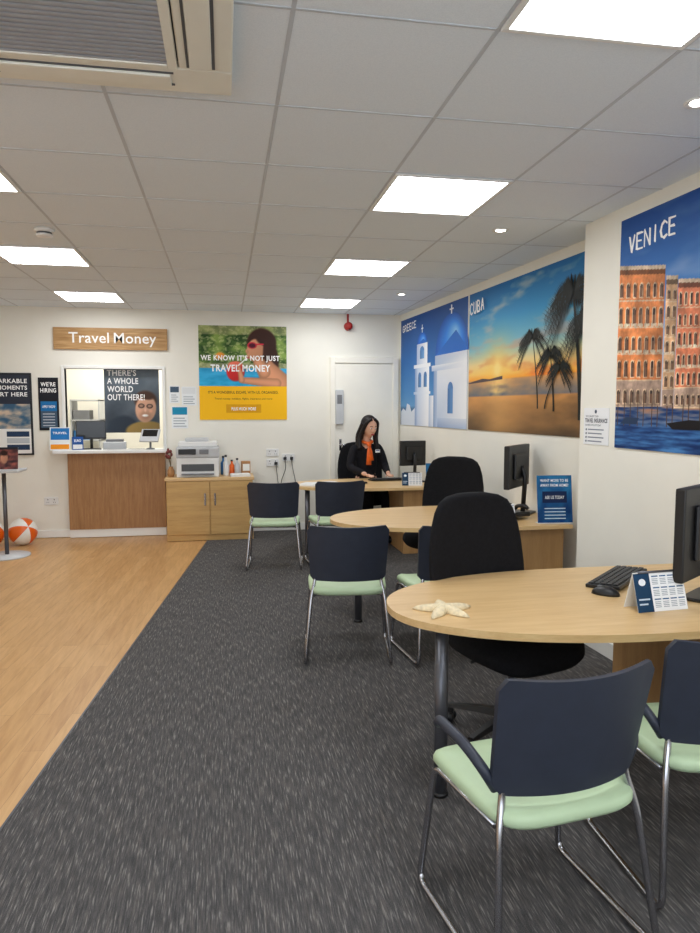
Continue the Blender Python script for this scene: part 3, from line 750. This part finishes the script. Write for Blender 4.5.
# ============================================================ DESKS
def desk(tip,right,yc,bb,px0,px1,lab,legp):
    r=thing('desk',lab,'desk',(0,0,0),0,'oak oval ended desks')
    a=1.0;cx=tip+a;out=[]
    n=40
    for k in range(n+1):
        t=math.pi/2+math.pi*k/n
        ct,sn=math.cos(t),math.sin(t)
        out.append((cx+a*math.copysign(abs(ct)**.92,ct),yc+bb*math.copysign(abs(sn)**.92,sn)))
    out+=[(right,yc-bb),(right,yc+bb)]
    b=MB();b.prism(out,.672,.70,M['oak'],.004);b.obj('desktop',r)
    b=MB();b.box(px0,px1,yc-bb+.08,yc+bb-.04,.006,.672,M['oakz'],.002);b.obj('pedestal',r)
    b=MB();b.cyl((legp[0],legp[1],.012),(legp[0],legp[1],.672),.026,M['dsteel'],None,24);b.lathe((legp[0],legp[1],.005),[(.032,0),(.032,.012),(.028,.016)],M['black']);b.lathe((legp[0],legp[1],.66),[(.05,.006),(.05,.012)],M['dsteel']);b.obj('leg',r)
    return r
desk(.64,2.265,2.66,.50,1.92,2.23,'oak oval desk on grey pole leg, starfish on top',(.80,2.46))
desk(.74,2.345,4.88,.53,2.0,2.32,'oak oval desk carrying monitor and blue card',(.90,4.66))
desk(.64,2.16,7.2,.50,1.78,2.14,'oak oval desk where the seated person works',(.82,7.0))
ZD=.701
b=MB();n=60
rings=[]
for (sc,zz) in ((1.0,.0),(.99,.006),(.86,.016),(.6,.024),(.3,.029),(.1,.031)):
    ring=[]
    for k in range(n):
        t=2*math.pi*k/n;m5=abs(((t*5/(2*math.pi))%1)-.5)*2
        rr=.034+.092*(m5**1.25)
        rr=rr*sc if sc>.5 else .6*(.034+.05*m5)*sc/.6
        ring.append(Vector((math.cos(t)*rr,math.sin(t)*rr,zz)))
    rings.append(ring)
b.loft(rings,M['star'],True,True);b.obj('starfish',None,(.84,2.56,ZD),.25,'cream dried starfish lying on oak desk','starfish')
monitor('computer_monitor',(1.97,2.58,ZD),math.radians(214),'black computer monitor on near oak desk',.50,.38,.29)
monitor('computer_monitor',(2.17,4.92,ZD),math.radians(228),'black computer monitor beside blue card on desk',.48,.32,.36)
monitor('computer_monitor',(2.0,7.26,ZD),math.radians(190),'black computer monitor turned toward seated person',.30,.27,.31)
def keyboard(loc,rot,lab):
    r=thing('keyboard',lab,'keyboard',loc,rot)
    b=MB();T=Matrix.Rotation(.06,4,'X');b.box(-.22,.22,-.075,.075,.004,.02,M['black'],.004,T);b.obj('body',r)
    b=MB()
    for j in range(5):
        for i in range(15):
            x0=-.21+i*.028;y0=-.066+j*.0265
            b.box(x0,x0+.024,y0,y0+.022,.019,.026,M['key'],.002,T,1)
    b.obj('keys',r,label='rows of black keys')
keyboard((1.79,2.89,ZD),math.radians(222),'black keyboard lying on oak desk near monitor')
keyboard((1.86,5.08,ZD),math.radians(222),'black keyboard on oak desk in front of monitor')
keyboard((1.78,7.42,ZD),math.radians(186),'black keyboard under the hands of seated person')
def mouse(x,y,rot,lab):
    b=MB();b.ell((0,0,0),(.034,.06,.036),M['black'],20)
    for i,v in enumerate(b.v): b.v[i]=(v[0],v[1],max(v[2],0))
    b.box(-.003,.003,.015,.035,.028,.037,M['grey'],.001);b.obj('computer_mouse',None,(x,y,ZD),rot,lab,'mouse')
mouse(1.60,2.67,.8,'black computer mouse on oak desk');mouse(1.58,4.8,.8,'black computer mouse on oak desk')
def calendar(loc,rot,lab,s=1):
    r=thing('desk_calendar',lab,'calendar',loc,rot)
    w,h=.23*s,.155*s
    c=Canvas(w,h,.002);c.rect(0,0,w,h,(240,242,244));c.up();c.rect(.0,0,w*.32,h,(24,60,92));c.up()
    c.ell(w*.16,h*.75,w*.07,h*.09,(235,240,245));c.rect(w*.05,h*.3,w*.27,h*.34,(200,215,230));c.rect(w*.05,h*.18,w*.22,h*.22,(200,215,230))
    for i in range(4):
        for j in range(3):
            x0=w*(.36+.16*i);z0=h*(.1+.29*j);c.rect(x0,z0+h*.19,x0+w*.13,z0+h*.22,(40,90,140))
            for k in range(4): c.rect(x0,z0+k*h*.043,x0+w*.12,z0+k*h*.043+h*.018,(150,158,170))
    c.obj('front_sheet',r,(-w/2,-.045*s,0),0,tilt=-.3)
    b=MB();T=Matrix.Translation((0,.045*s,0))@Matrix.Rotation(.3,4,'X');b.box(-w/2,w/2,-.001,.002,.0,h,M['white'],0,T);b.obj('back_sheet',r)
    b=MB();b.tube([(-w*.4,0,h*.955),(w*.4,0,h*.955)],.005*s,M['dsteel'],8);b.obj('wire_binding',r);return r
calendar((1.69,2.45,ZD),.08,'white and navy tent calendar on near desk')
calendar((1.88,4.52,ZD),-.1,'white and navy tent calendar beside telephone',.9)
calendar((1.90,6.90,ZD),-.2,'white and navy tent calendar on far desk',.9)
r=thing('desk_telephone','black desk telephone with handset','telephone',(2.06,4.66,ZD),math.radians(200))
b=MB();T=Matrix.Rotation(.15,4,'X');b.box(-.085,.085,-.07,.07,.012,.045,M['black'],.008,T);b.obj('body',r)
b=MB();b.tube([(-.055,-.065,.06),(-.055,-.04,.085),(-.055,.04,.095),(-.055,.065,.075)],.014,M['black'],12,.03);b.obj('handset',r)
b=MB()
for i in range(3):
    for j in range(4): b.box(-.02+i*.03,0+i*.03,-.05+j*.025,-.035+j*.025,.045,.05,M['grey'],.001,T,1)
b.obj('buttons',r)
def d4(c,w,h):
    c.grid(0,0,w,h,14,16,lambda u,v:lerp((16,66,120),(50,140,190),v*.6+nz(u*4,v*4,2)*.4))
    c.text("WANT MORE TO BE",w/2,h*.86,w*.8,h*.06,(255,255,255),.01,'C');c.text("AWAY FROM HOME?",w/2,h*.76,w*.8,h*.06,(255,255,255),.02,'C')
    c.up();c.rect(w*.15,h*.42,w*.85,h*.66,(20,40,80));c.text("ASK US TODAY",w/2,h*.5,w*.55,h*.07,(255,255,255),.01,'C');c.up()
    for k in range(4): c.rect(w*.2,h*(.08+.07*k),w*.8,h*(.10+.07*k),(200,220,235))
print_stand('blue_card_stand',.25,.33,(2.25,4.42,ZD),-.1,'upright blue printed card stand on desk','card stand',d4)
def d5(c,w,h):
    c.rect(0,0,w,h,(40,110,160));c.up();c.ell(w*.5,h*.65,w*.3,h*.2,(150,200,225));c.rect(w*.15,h*.1,w*.85,h*.3,(220,230,240))
print_stand('blue_card_stand',.13,.23,(2.09,6.80,ZD),-.1,'small blue card stand on far desk','card stand',d5)
b=MB();b.box(-.15,.15,-.1,.1,0,.004,M['white'],0);b.box(-.13,.12,-.09,.1,.004,.007,M['plwhite'],0);b.obj('paper_sheet',None,(1.05,7.25,ZD),.3,'loose white paper sheets on far desk','paper')
b=MB();b.box(-.10,.10,-.14,.14,0,.012,M['white'],.001);b.box(-.08,.08,-.11,.11,.012,.016,M['plwhite'],0);b.obj('paper_sheet',None,(.86,7.12,ZD),-.5,'small stack of white papers at desk end','paper')
b=MB();b.box(-.12,.12,-.05,.05,0,.02,M['black'],.006);b.obj('stapler',None,(1.35,7.12,ZD),.5,'black stapler on far desk','stapler')
# ============================================================ VISITOR CHAIRS
def visitor_chair():
    r=thing('visitor_chair','navy backed chair with mint green seat and chrome sled legs','chair',(0,0,0),0,'navy and mint visitor chairs')
    b=MB();rings=[];n=44
    for (sc,z,dz) in ((.86,.405,0),(.95,.41,0),(1.0,.425,0),(1.0,.44,0),(.975,.452,0),(.90,.458,0),(.55,.452,0),(.05,.449,0)):
        ring=[]
        for k in range(n):
            t=2*math.pi*k/n;c,s=math.cos(t),math.sin(t);e=.42
            x=.235*sc*math.copysign(abs(c)**e,c);y=.235*sc*math.copysign(abs(s)**e,s)
            zz=z-.03*max(0,(y-.12)/.1)**2 if y>.12 else z
            ring.append(Vector((x*(1-.04*(-y/.22)),y,zz)))
        rings.append(ring)
    b.loft(rings,M['mint'],True,True);b.obj('seat',r,label='mint green padded seat')
    b=MB();nu,nv=22,10
    def bk(u,v,off):
        s=abs(u);rc=.13;dz=0
        if s>1-rc:
            q=(s-(1-rc))/rc;dz=.032*(1-math.sqrt(max(0,1-q*q)))
        z0,z1=.49+dz*.8,.815-dz+.01*s*s
        z=z0+(z1-z0)*v;w=.222+.016*v
        return Vector((u*w,-.205-.055*v+.055*u*u-off,z))
    front=[[bk(-1+2*i/nu,j/nv,0) for i in range(nu+1)] for j in range(nv+1)]
    back=[[bk(-1+2*i/nu,j/nv,.016) for i in range(nu+1)] for j in range(nv+1)]
    vs=[p for row in front for p in row]+[p for row in back for p in row];o=(nu+1)*(nv+1);fs=[]
    I=lambda j,i:j*(nu+1)+i
    for j in range(nv):
        for i in range(nu):
            fs.append([I(j,i+1),I(j,i),I(j+1,i),I(j+1,i+1)]);fs.append([o+I(j,i),o+I(j,i+1),o+I(j+1,i+1),o+I(j+1,i)])
    for i in range(nu): fs.append([I(0,i),I(0,i+1),o+I(0,i+1),o+I(0,i)]);fs.append([I(nv,i+1),I(nv,i),o+I(nv,i),o+I(nv,i+1)])
    for j in range(nv): fs.append([I(j+1,0),I(j,0),o+I(j,0),o+I(j+1,0)]);fs.append([I(j,nu),I(j+1,nu),o+I(j+1,nu),o+I(j,nu)])
    b.add(vs,fs,M['navy'],True);ob=b.obj('backrest',r,label='curved navy plastic backrest')
    md=ob.modifiers.new('es','EDGE_SPLIT');md.split_angle=math.radians(50)
    for s in (-1,1):
        b=MB()
        b.tube([(s*.185,-.200,.72),(s*.190,-.165,.50),(s*.215,-.195,.40),(s*.25,-.26,.013),(s*.255,.21,.013),(s*.225,.17,.40),(s*.20,-.15,.395)],.0105,M['chrome'],10,.045)
        b.obj('sled_leg',r,label='chrome tube side frame')
    for yy,xx in ((.14,.215),(-.13,.205)):
        b=MB();b.tube([(-xx,yy,.395),(xx,yy,.395)],.009,M['chrome']);b.obj('crossbar',r)
    for s in (-1,1):
        b=MB();b.tube([(s*.205,-.155,.50),(s*.245,-.15,.565),(s*.262,-.08,.60),(s*.268,.05,.605),(s*.262,.075,.585)],.015,M['navy'],12,.04);b.obj('armrest',r,label='short navy armrest')
    return r
VC=visitor_chair();VC.location=(.865,1.82,.005);VC.rotation_euler=(0,0,math.radians(8))
dup(VC,(1.51,1.97,.005),math.radians(-3))
dup(VC,(.72,4.09,.005),math.radians(-8),skip=('armrest',))
dup(VC,(1.30,4.02,.005),math.radians(6),skip=('armrest',))
dup(VC,(.45,6.50,.005),math.radians(-7),skip=('armrest',))
dup(VC,(1.03,6.50,.005),math.radians(4),skip=('armrest',))
# ============================================================ OFFICE CHAIRS
def office_chair():
    r=thing('office_chair','black fabric swivel office chair on wheeled base','office chair',(0,0,0),0,'black swivel office chairs')
    b=MB();b.lathe((0,0,0),[(.03,.085),(.045,.09),(.04,.13)],M['black'])
    for k in range(5):
        T=Matrix.Rotation(k*2*math.pi/5+.3,4,'Z')
        R=[]
        for x,wd,z0,z1 in ((.02,.028,.085,.125),(.16,.022,.085,.11),(.30,.017,.075,.09)):
            R.append([T@Vector((x,y,z)) for y,z in ((-wd,z0),(wd,z0),(wd*.7,z1),(-wd*.7,z1))])
        b.loft(R,M['black'],True,False)
    b.obj('star_base',r)
    for k in range(5):
        T=Matrix.Rotation(k*2*math.pi/5+.3,4,'Z')@Matrix.Translation((.295,0,0))
        b=MB()
        for s in (-1,1): b.cyl(T@Vector((0,s*.010,.028)),T@Vector((0,s*.028,.028)),.027,M['black'],None,18)
        b.box(-.02,.02,-.011,.011,.03,.08,M['black'],.004,T);b.obj('caster',r)
    b=MB();b.cyl((0,0,.12),(0,0,.25),.028,M['black']);b.cyl((0,0,.24),(0,0,.38),.017,M['dsteel']);b.box(-.09,.09,-.12,.1,.375,.415,M['black'],.01);b.tube([(.08,.0,.395),(.24,.02,.39)],.006,M['black']);b.obj('gas_column',r)
    b=MB();rings=[];n=44
    for sc,z in ((.80,.405),(.95,.415),(1.0,.44),(.99,.465),(.93,.485),(.6,.49),(.05,.483)):
        ring=[]
        for k in range(n):
            t=2*math.pi*k/n;c,s=math.cos(t),math.sin(t);e=.6
            x=.275*sc*math.copysign(abs(c)**e,c);y=.26*sc*math.copysign(abs(s)**e,s)
            ring.append(Vector((x*(1+.05*y/.24),y,z-.035*max(0,(y-.12)/.12)**2)))
        rings.append(ring)
    b.loft(rings,M['fabric'],True,True);b.obj('seat',r)
    b=MB();rings=[]
    prof=[(.50,.16),(.505,.225),(.54,.255),(.62,.272),(.74,.275),(.84,.268),(.93,.252),(1.0,.228),(1.045,.198),(1.07,.15),(1.083,.08)]
    n=32
    for z,wd in prof:
        th=.035*min(1,wd/.14);t0=(z-.52);yb=-.275-.10*t0-.02*math.sin(t0/.56*math.pi)
        ring=[]
        for k in range(n):
            t=2*math.pi*k/n;c,s=math.cos(t),math.sin(t)
            x=wd*math.copysign(abs(c)**.7,c);ring.append(Vector((x,yb+.04*(x/.235)**2+th*math.copysign(abs(s)**.7,s),z)))
        rings.append(ring)
    b.loft(rings,M['fabric'],True,True);b.obj('backrest',r)
    b=MB();b.tube([(0,-.08,.39),(0,-.29,.40),(0,-.34,.50),(0,-.345,.70)],.02,M['black'],10,.06);b.obj('back_bar',r)
    return r
OC=office_chair();OC.location=(1.265,2.87,.005);OC.rotation_euler=(0,0,math.radians(196))
dup(OC,(1.72,5.36,.005),math.radians(228-90+2));dup(OC,(1.60,7.92,.005),math.radians(180))
# ============================================================ PERSON
def skin_mesh(name,chains,rootv,sub=2):
    bm=bmesh.new();lay=bm.verts.layers.skin.verify();V={}
    for k,(co,rad) in chains[0].items():
        v=bm.verts.new(co);v[lay].radius=rad if isinstance(rad,tuple) else (rad,rad);V[k]=v
        if k==rootv: v[lay].use_root=True
    for a,b_ in chains[1]: bm.edges.new((V[a],V[b_]))
    me=bpy.data.meshes.new(name);bm.to_mesh(me);bm.free()
    o=bpy.data.objects.new(name,me);COL.objects.link(o)
    m=o.modifiers.new('s','SKIN');m.use_smooth_shade=True
    if sub: m=o.modifiers.new('u','SUBSURF');m.levels=sub;m.render_levels=sub
    dg=bpy.context.evaluated_depsgraph_get();r=bpy.data.meshes.new_from_object(o.evaluated_get(dg))
    bpy.data.objects.remove(o);return r
def fuse(name,meshes,vox,mat):
    mb=MB()
    for me in meshes: mb.add([v.co for v in me.vertices],[list(p.vertices) for p in me.polygons],mat,True)
    o=bpy.data.objects.new('tmp',mb.mesh('tmp'));COL.objects.link(o)
    m=o.modifiers.new('r','REMESH');m.mode='VOXEL';m.voxel_size=vox;m.use_smooth_shade=True
    m=o.modifiers.new('sm','SMOOTH');m.iterations=2;m.factor=.5
    dg=bpy.context.evaluated_depsgraph_get();r=bpy.data.meshes.new_from_object(o.evaluated_get(dg));bpy.data.objects.remove(o)
    r.name=name;r.materials.clear();r.materials.append(mat)
    for p in r.polygons:p.use_smooth=True;p.material_index=0
    return r
def asm(mb): return mb.mesh('t')
P=thing('person','seated person in black jacket with orange scarf, typing at desk','person',(1.61,7.86,0),math.radians(6))
HT=Matrix.Translation((0.006,-.016,1.15))@Matrix.Rotation(.20,4,'Z')@Matrix.Rotation(.24,4,'X')@Matrix.Rotation(.05,4,'Y')@Matrix.Translation((0,.0,-1.15))
def hand(s,w):
    ch={};ed=[];x,y,z=w
    ch['w']=((x,y,z),.024);ch['p']=((x-s*.012,y-.045,z-.004),(.034,.016));ch['q']=((x-s*.016,y-.08,z-.006),(.034,.013));ed+=[('w','p'),('p','q')]
    hs=[skin_mesh('h',(ch,ed),'w')]
    for k,(dx,l) in enumerate(((-.028,.055),(-.010,.068),(.009,.064),(.027,.050))):
        bx=x-s*.016+dx;by=y-.085
        hs.append(skin_mesh('f',({'a':((bx,by+.02,z-.004),.009),'b':((bx,by-l*.45,z+.004),.0085),'c':((bx,by-l*.8,z-.008),.008),'d':((bx,by-l,z-.018),.007)},[('a','b'),('b','c'),('c','d')]),'a',1))
    hs.append(skin_mesh('f',({'a':((x-s*.02,y-.03,z-.004),.011),'b':((x-s*.052,y-.06,z-.01),.009),'c':((x-s*.058,y-.09,z-.016),.008)},[('a','b'),('b','c')]),'a',1))
    return hs
J={'pel':((0,0,.56),(.15,.12)),'wai':((0,.01,.72),(.11,.085)),'che':((0,-.005,.92),(.125,.095)),'nb':((0,-.005,1.09),(.06,.055)),'nk':((0.002,-.015,1.15),(.046,.046)),'hd':((0.006,-.035,1.23),(.05,.05))}
E=[('pel','wai'),('wai','che'),('che','nb'),('nb','nk'),('nk','hd')]
for s,n in ((-1,'l'),(1,'r')):
    J['sh'+n]=((s*.15,.0,1.055+.008*s),.048);J['el'+n]=((s*.215,-.06,.815),.038);J['wr'+n]=((s*.13+.04,-.31,.755),.025)
    J['hp'+n]=((s*.09,-.05,.55),.085);J['kn'+n]=((s*.11,-.43,.535),.062);J['an'+n]=((s*.11,-.40,.10),.042);J['to'+n]=((s*.11,-.53,.05),.035)
    E+=[('che','sh'+n),('sh'+n,'el'+n),('el'+n,'wr'+n),('pel','hp'+n),('hp'+n,'kn'+n),('kn'+n,'an'+n),('an'+n,'to'+n)]
body=[skin_mesh('b',(J,E),'pel')]
hm=MB();hc=Vector((0,-.02,1.285))
bmh=bmesh.new();bmesh.ops.create_uvsphere(bmh,u_segments=28,v_segments=20,radius=1)
for v in bmh.verts:
    x,y,z=v.co;tp=1-.28*max(0,-z)**1.5
    v.co=Vector((x*.076*tp,y*.092*(tp if y<0 else tp*.95)-(.01*max(0,-z)),z*.118))+hc
hm.bm(bmh,M['skin'],True)
hm.ell((0,-.112,1.275),(.011,.018,.02),M['skin'],10);hm.ell((0,-.117,1.268),(.015,.012,.010),M['skin'],10)
for s in (-1,1): hm.ell((s*.076,-.005,1.28),(.01,.02,.03),M['skin'],10)
hm.ell((0,-.10,1.225),(.022,.012,.010),M['skin'],10)
hm.xf(HT);body.append(asm(hm))
body+=hand(-1,(-.09,-.31,.752))+hand(1,(.17,-.31,.752))
me=fuse('body',body,.006,M['skin']);o=bpy.data.objects.new('body',me);COL.objects.link(o);o.parent=P;o['label']='body with face and hands'
def grow(keys,edges,g,over={}):
    d={k:(J[k][0],tuple(x+g for x in (J[k][1] if isinstance(J[k][1],tuple) else (J[k][1],)*2))) for k in keys};d.update(over);return d,edges
jk={'pel':((0,0,.58),(.16,.13)),'nb':((0,.0,1.085),(.068,.062))}
d,e=grow(['pel','wai','che','nb','shl','ell','wrl','shr','elr','wrr'],[('pel','wai'),('wai','che'),('che','nb'),('che','shl'),('shl','ell'),('ell','wrl'),('che','shr'),('shr','elr'),('elr','wrr')],.013,jk)
for n,s in (('l',-1),('r',1)): d['wr'+n]=((s*.133+.04,-.285,.760),.034)
me=fuse('jacket',[skin_mesh('j',(d,e),'pel')],.008,M['cloth']);o=bpy.data.objects.new('jacket',me);COL.objects.link(o);o.parent=P;o['label']='black jacket with long sleeves'
d,e=grow(['pel','hpl','knl','anl','hpr','knr','anr'],[('pel','hpl'),('hpl','knl'),('knl','anl'),('pel','hpr'),('hpr','knr'),('knr','anr')],.013)
me=fuse('trousers',[skin_mesh('j',(d,e),'pel')],.010,M['cloth']);o=bpy.data.objects.new('trousers',me);COL.objects.link(o);o.parent=P
for s in (-1,1):
    b=MB();b.ell((s*.11,-.47,.05),(.045,.13,.045),M['blackg'],18)
    for i,v in enumerate(b.v): b.v[i]=(v[0],v[1],max(v[2],.006))
    b.obj('shoe',P)
h1=MB();h1.ell((0,.018,1.322),(.094,.096,.102),M['hair'],24);h1.ell((0,.055,1.21),(.095,.055,.13),M['hair'],20)
h1.xf(HT)
for s in (-1,1):
    pp=[HT@Vector((s*.015,-.072,1.400)),HT@Vector((s*.070,-.062,1.360)),HT@Vector((s*.092,-.035,1.26)),Vector((s*.100,-.055,1.14)),Vector((s*.105,-.095,1.03))]
    h1.tube(pp,.03,M['hair'],12,.05,(.018,.028))
    h1.tube([HT@Vector((s*.082,.0,1.33)),Vector((s*.105,-.01,1.18)),Vector((s*.11,-.045,1.06))],.03,M['hair'],12,.05)
me=fuse('hair',[asm(h1)],.006,M['hair']);o=bpy.data.objects.new('hair',me);COL.objects.link(o);o.parent=P;o['label']='long dark hair falling past shoulders'
for s in (-1,1):
    b=MB();b.ell((s*.029,-.1065,1.295),(.012,.006,.006),M['white'],12);b.ell((s*.029,-.1115,1.294),(.0065,.003,.0055),M['black'],10);b.tube([(s*.014,-.108,1.316),(s*.03,-.109,1.320),(s*.046,-.099,1.314)],.0035,M['hair'],6,.01)
    b.xf(HT);b.obj('eye',P)
b=MB();b.ell((0,-.113,1.226),(.024,.006,.008),M['lip'],12);b.xf(HT);b.obj('lips',P)
b=MB()
b.tube([(-.06,.025,1.12),(-.055,-.065,1.11),(0,-.095,1.09),(.055,-.065,1.11),(.06,.025,1.12),(0,.075,1.135),(-.06,.025,1.12)],.018,M['orange'],12,.05)
b.ell((0,-.115,1.075),(.026,.018,.022),M['orange'],12)
for s,l in ((-1,.22),(1,.17)):
    b.loft([[Vector((s*x+wx,y,z)) for wx,y in ((-wd,yy),(wd,yy),(wd,yy+.012),(-wd,yy+.012))] for x,wd,yy,z in ((0,.014,-.128,1.07),(.008,.022,-.145,1.0),(.014,.030,-.152,1.07-l))] ,M['orange'],True,True)
b.obj('scarf',P,label='orange silk neck scarf')
c=Canvas(.055,.035,.002);c.rect(0,0,.055,.035,(235,238,240));c.up();c.rect(.005,.02,.05,.03,(30,80,150));c.obj('name_badge',P,(.065,-.150,.99),0)
# ============================================================ LIGHT / WORLD / CAMERA
wd=bpy.data.worlds.new('w');scn.world=wd;wd.use_nodes=True
wd.node_tree.nodes['Background'].inputs[0].default_value=(.86,.92,1.0,1);wd.node_tree.nodes['Background'].inputs[1].default_value=3.2
def area(x,y,z,sx,sy,p,col=(1,.97,.92)):
    l=bpy.data.lights.new('area','AREA');l.shape='RECTANGLE';l.size=sx;l.size_y=sy;l.energy=p;l.color=col
    o=bpy.data.objects.new('counter_room_light',l);COL.objects.link(o);o.location=(x,y,z);return o
area(-1.3,D+.8,2.6,.6,.6,26)
try: scn.view_settings.view_transform='Standard'
except Exception: pass
cd=bpy.data.cameras.new('camera');cam=bpy.data.objects.new('camera',cd);COL.objects.link(cam)
psi=math.atan(125/692.);p=math.atan(58.5/690.)
cam.location=(0,0,1.5);cam.rotation_euler=(math.pi/2-p,0,-psi)
cd.sensor_fit='VERTICAL';cd.sensor_height=24;cd.lens=24*690/933.;cd.clip_start=.05
scn.camera=cam
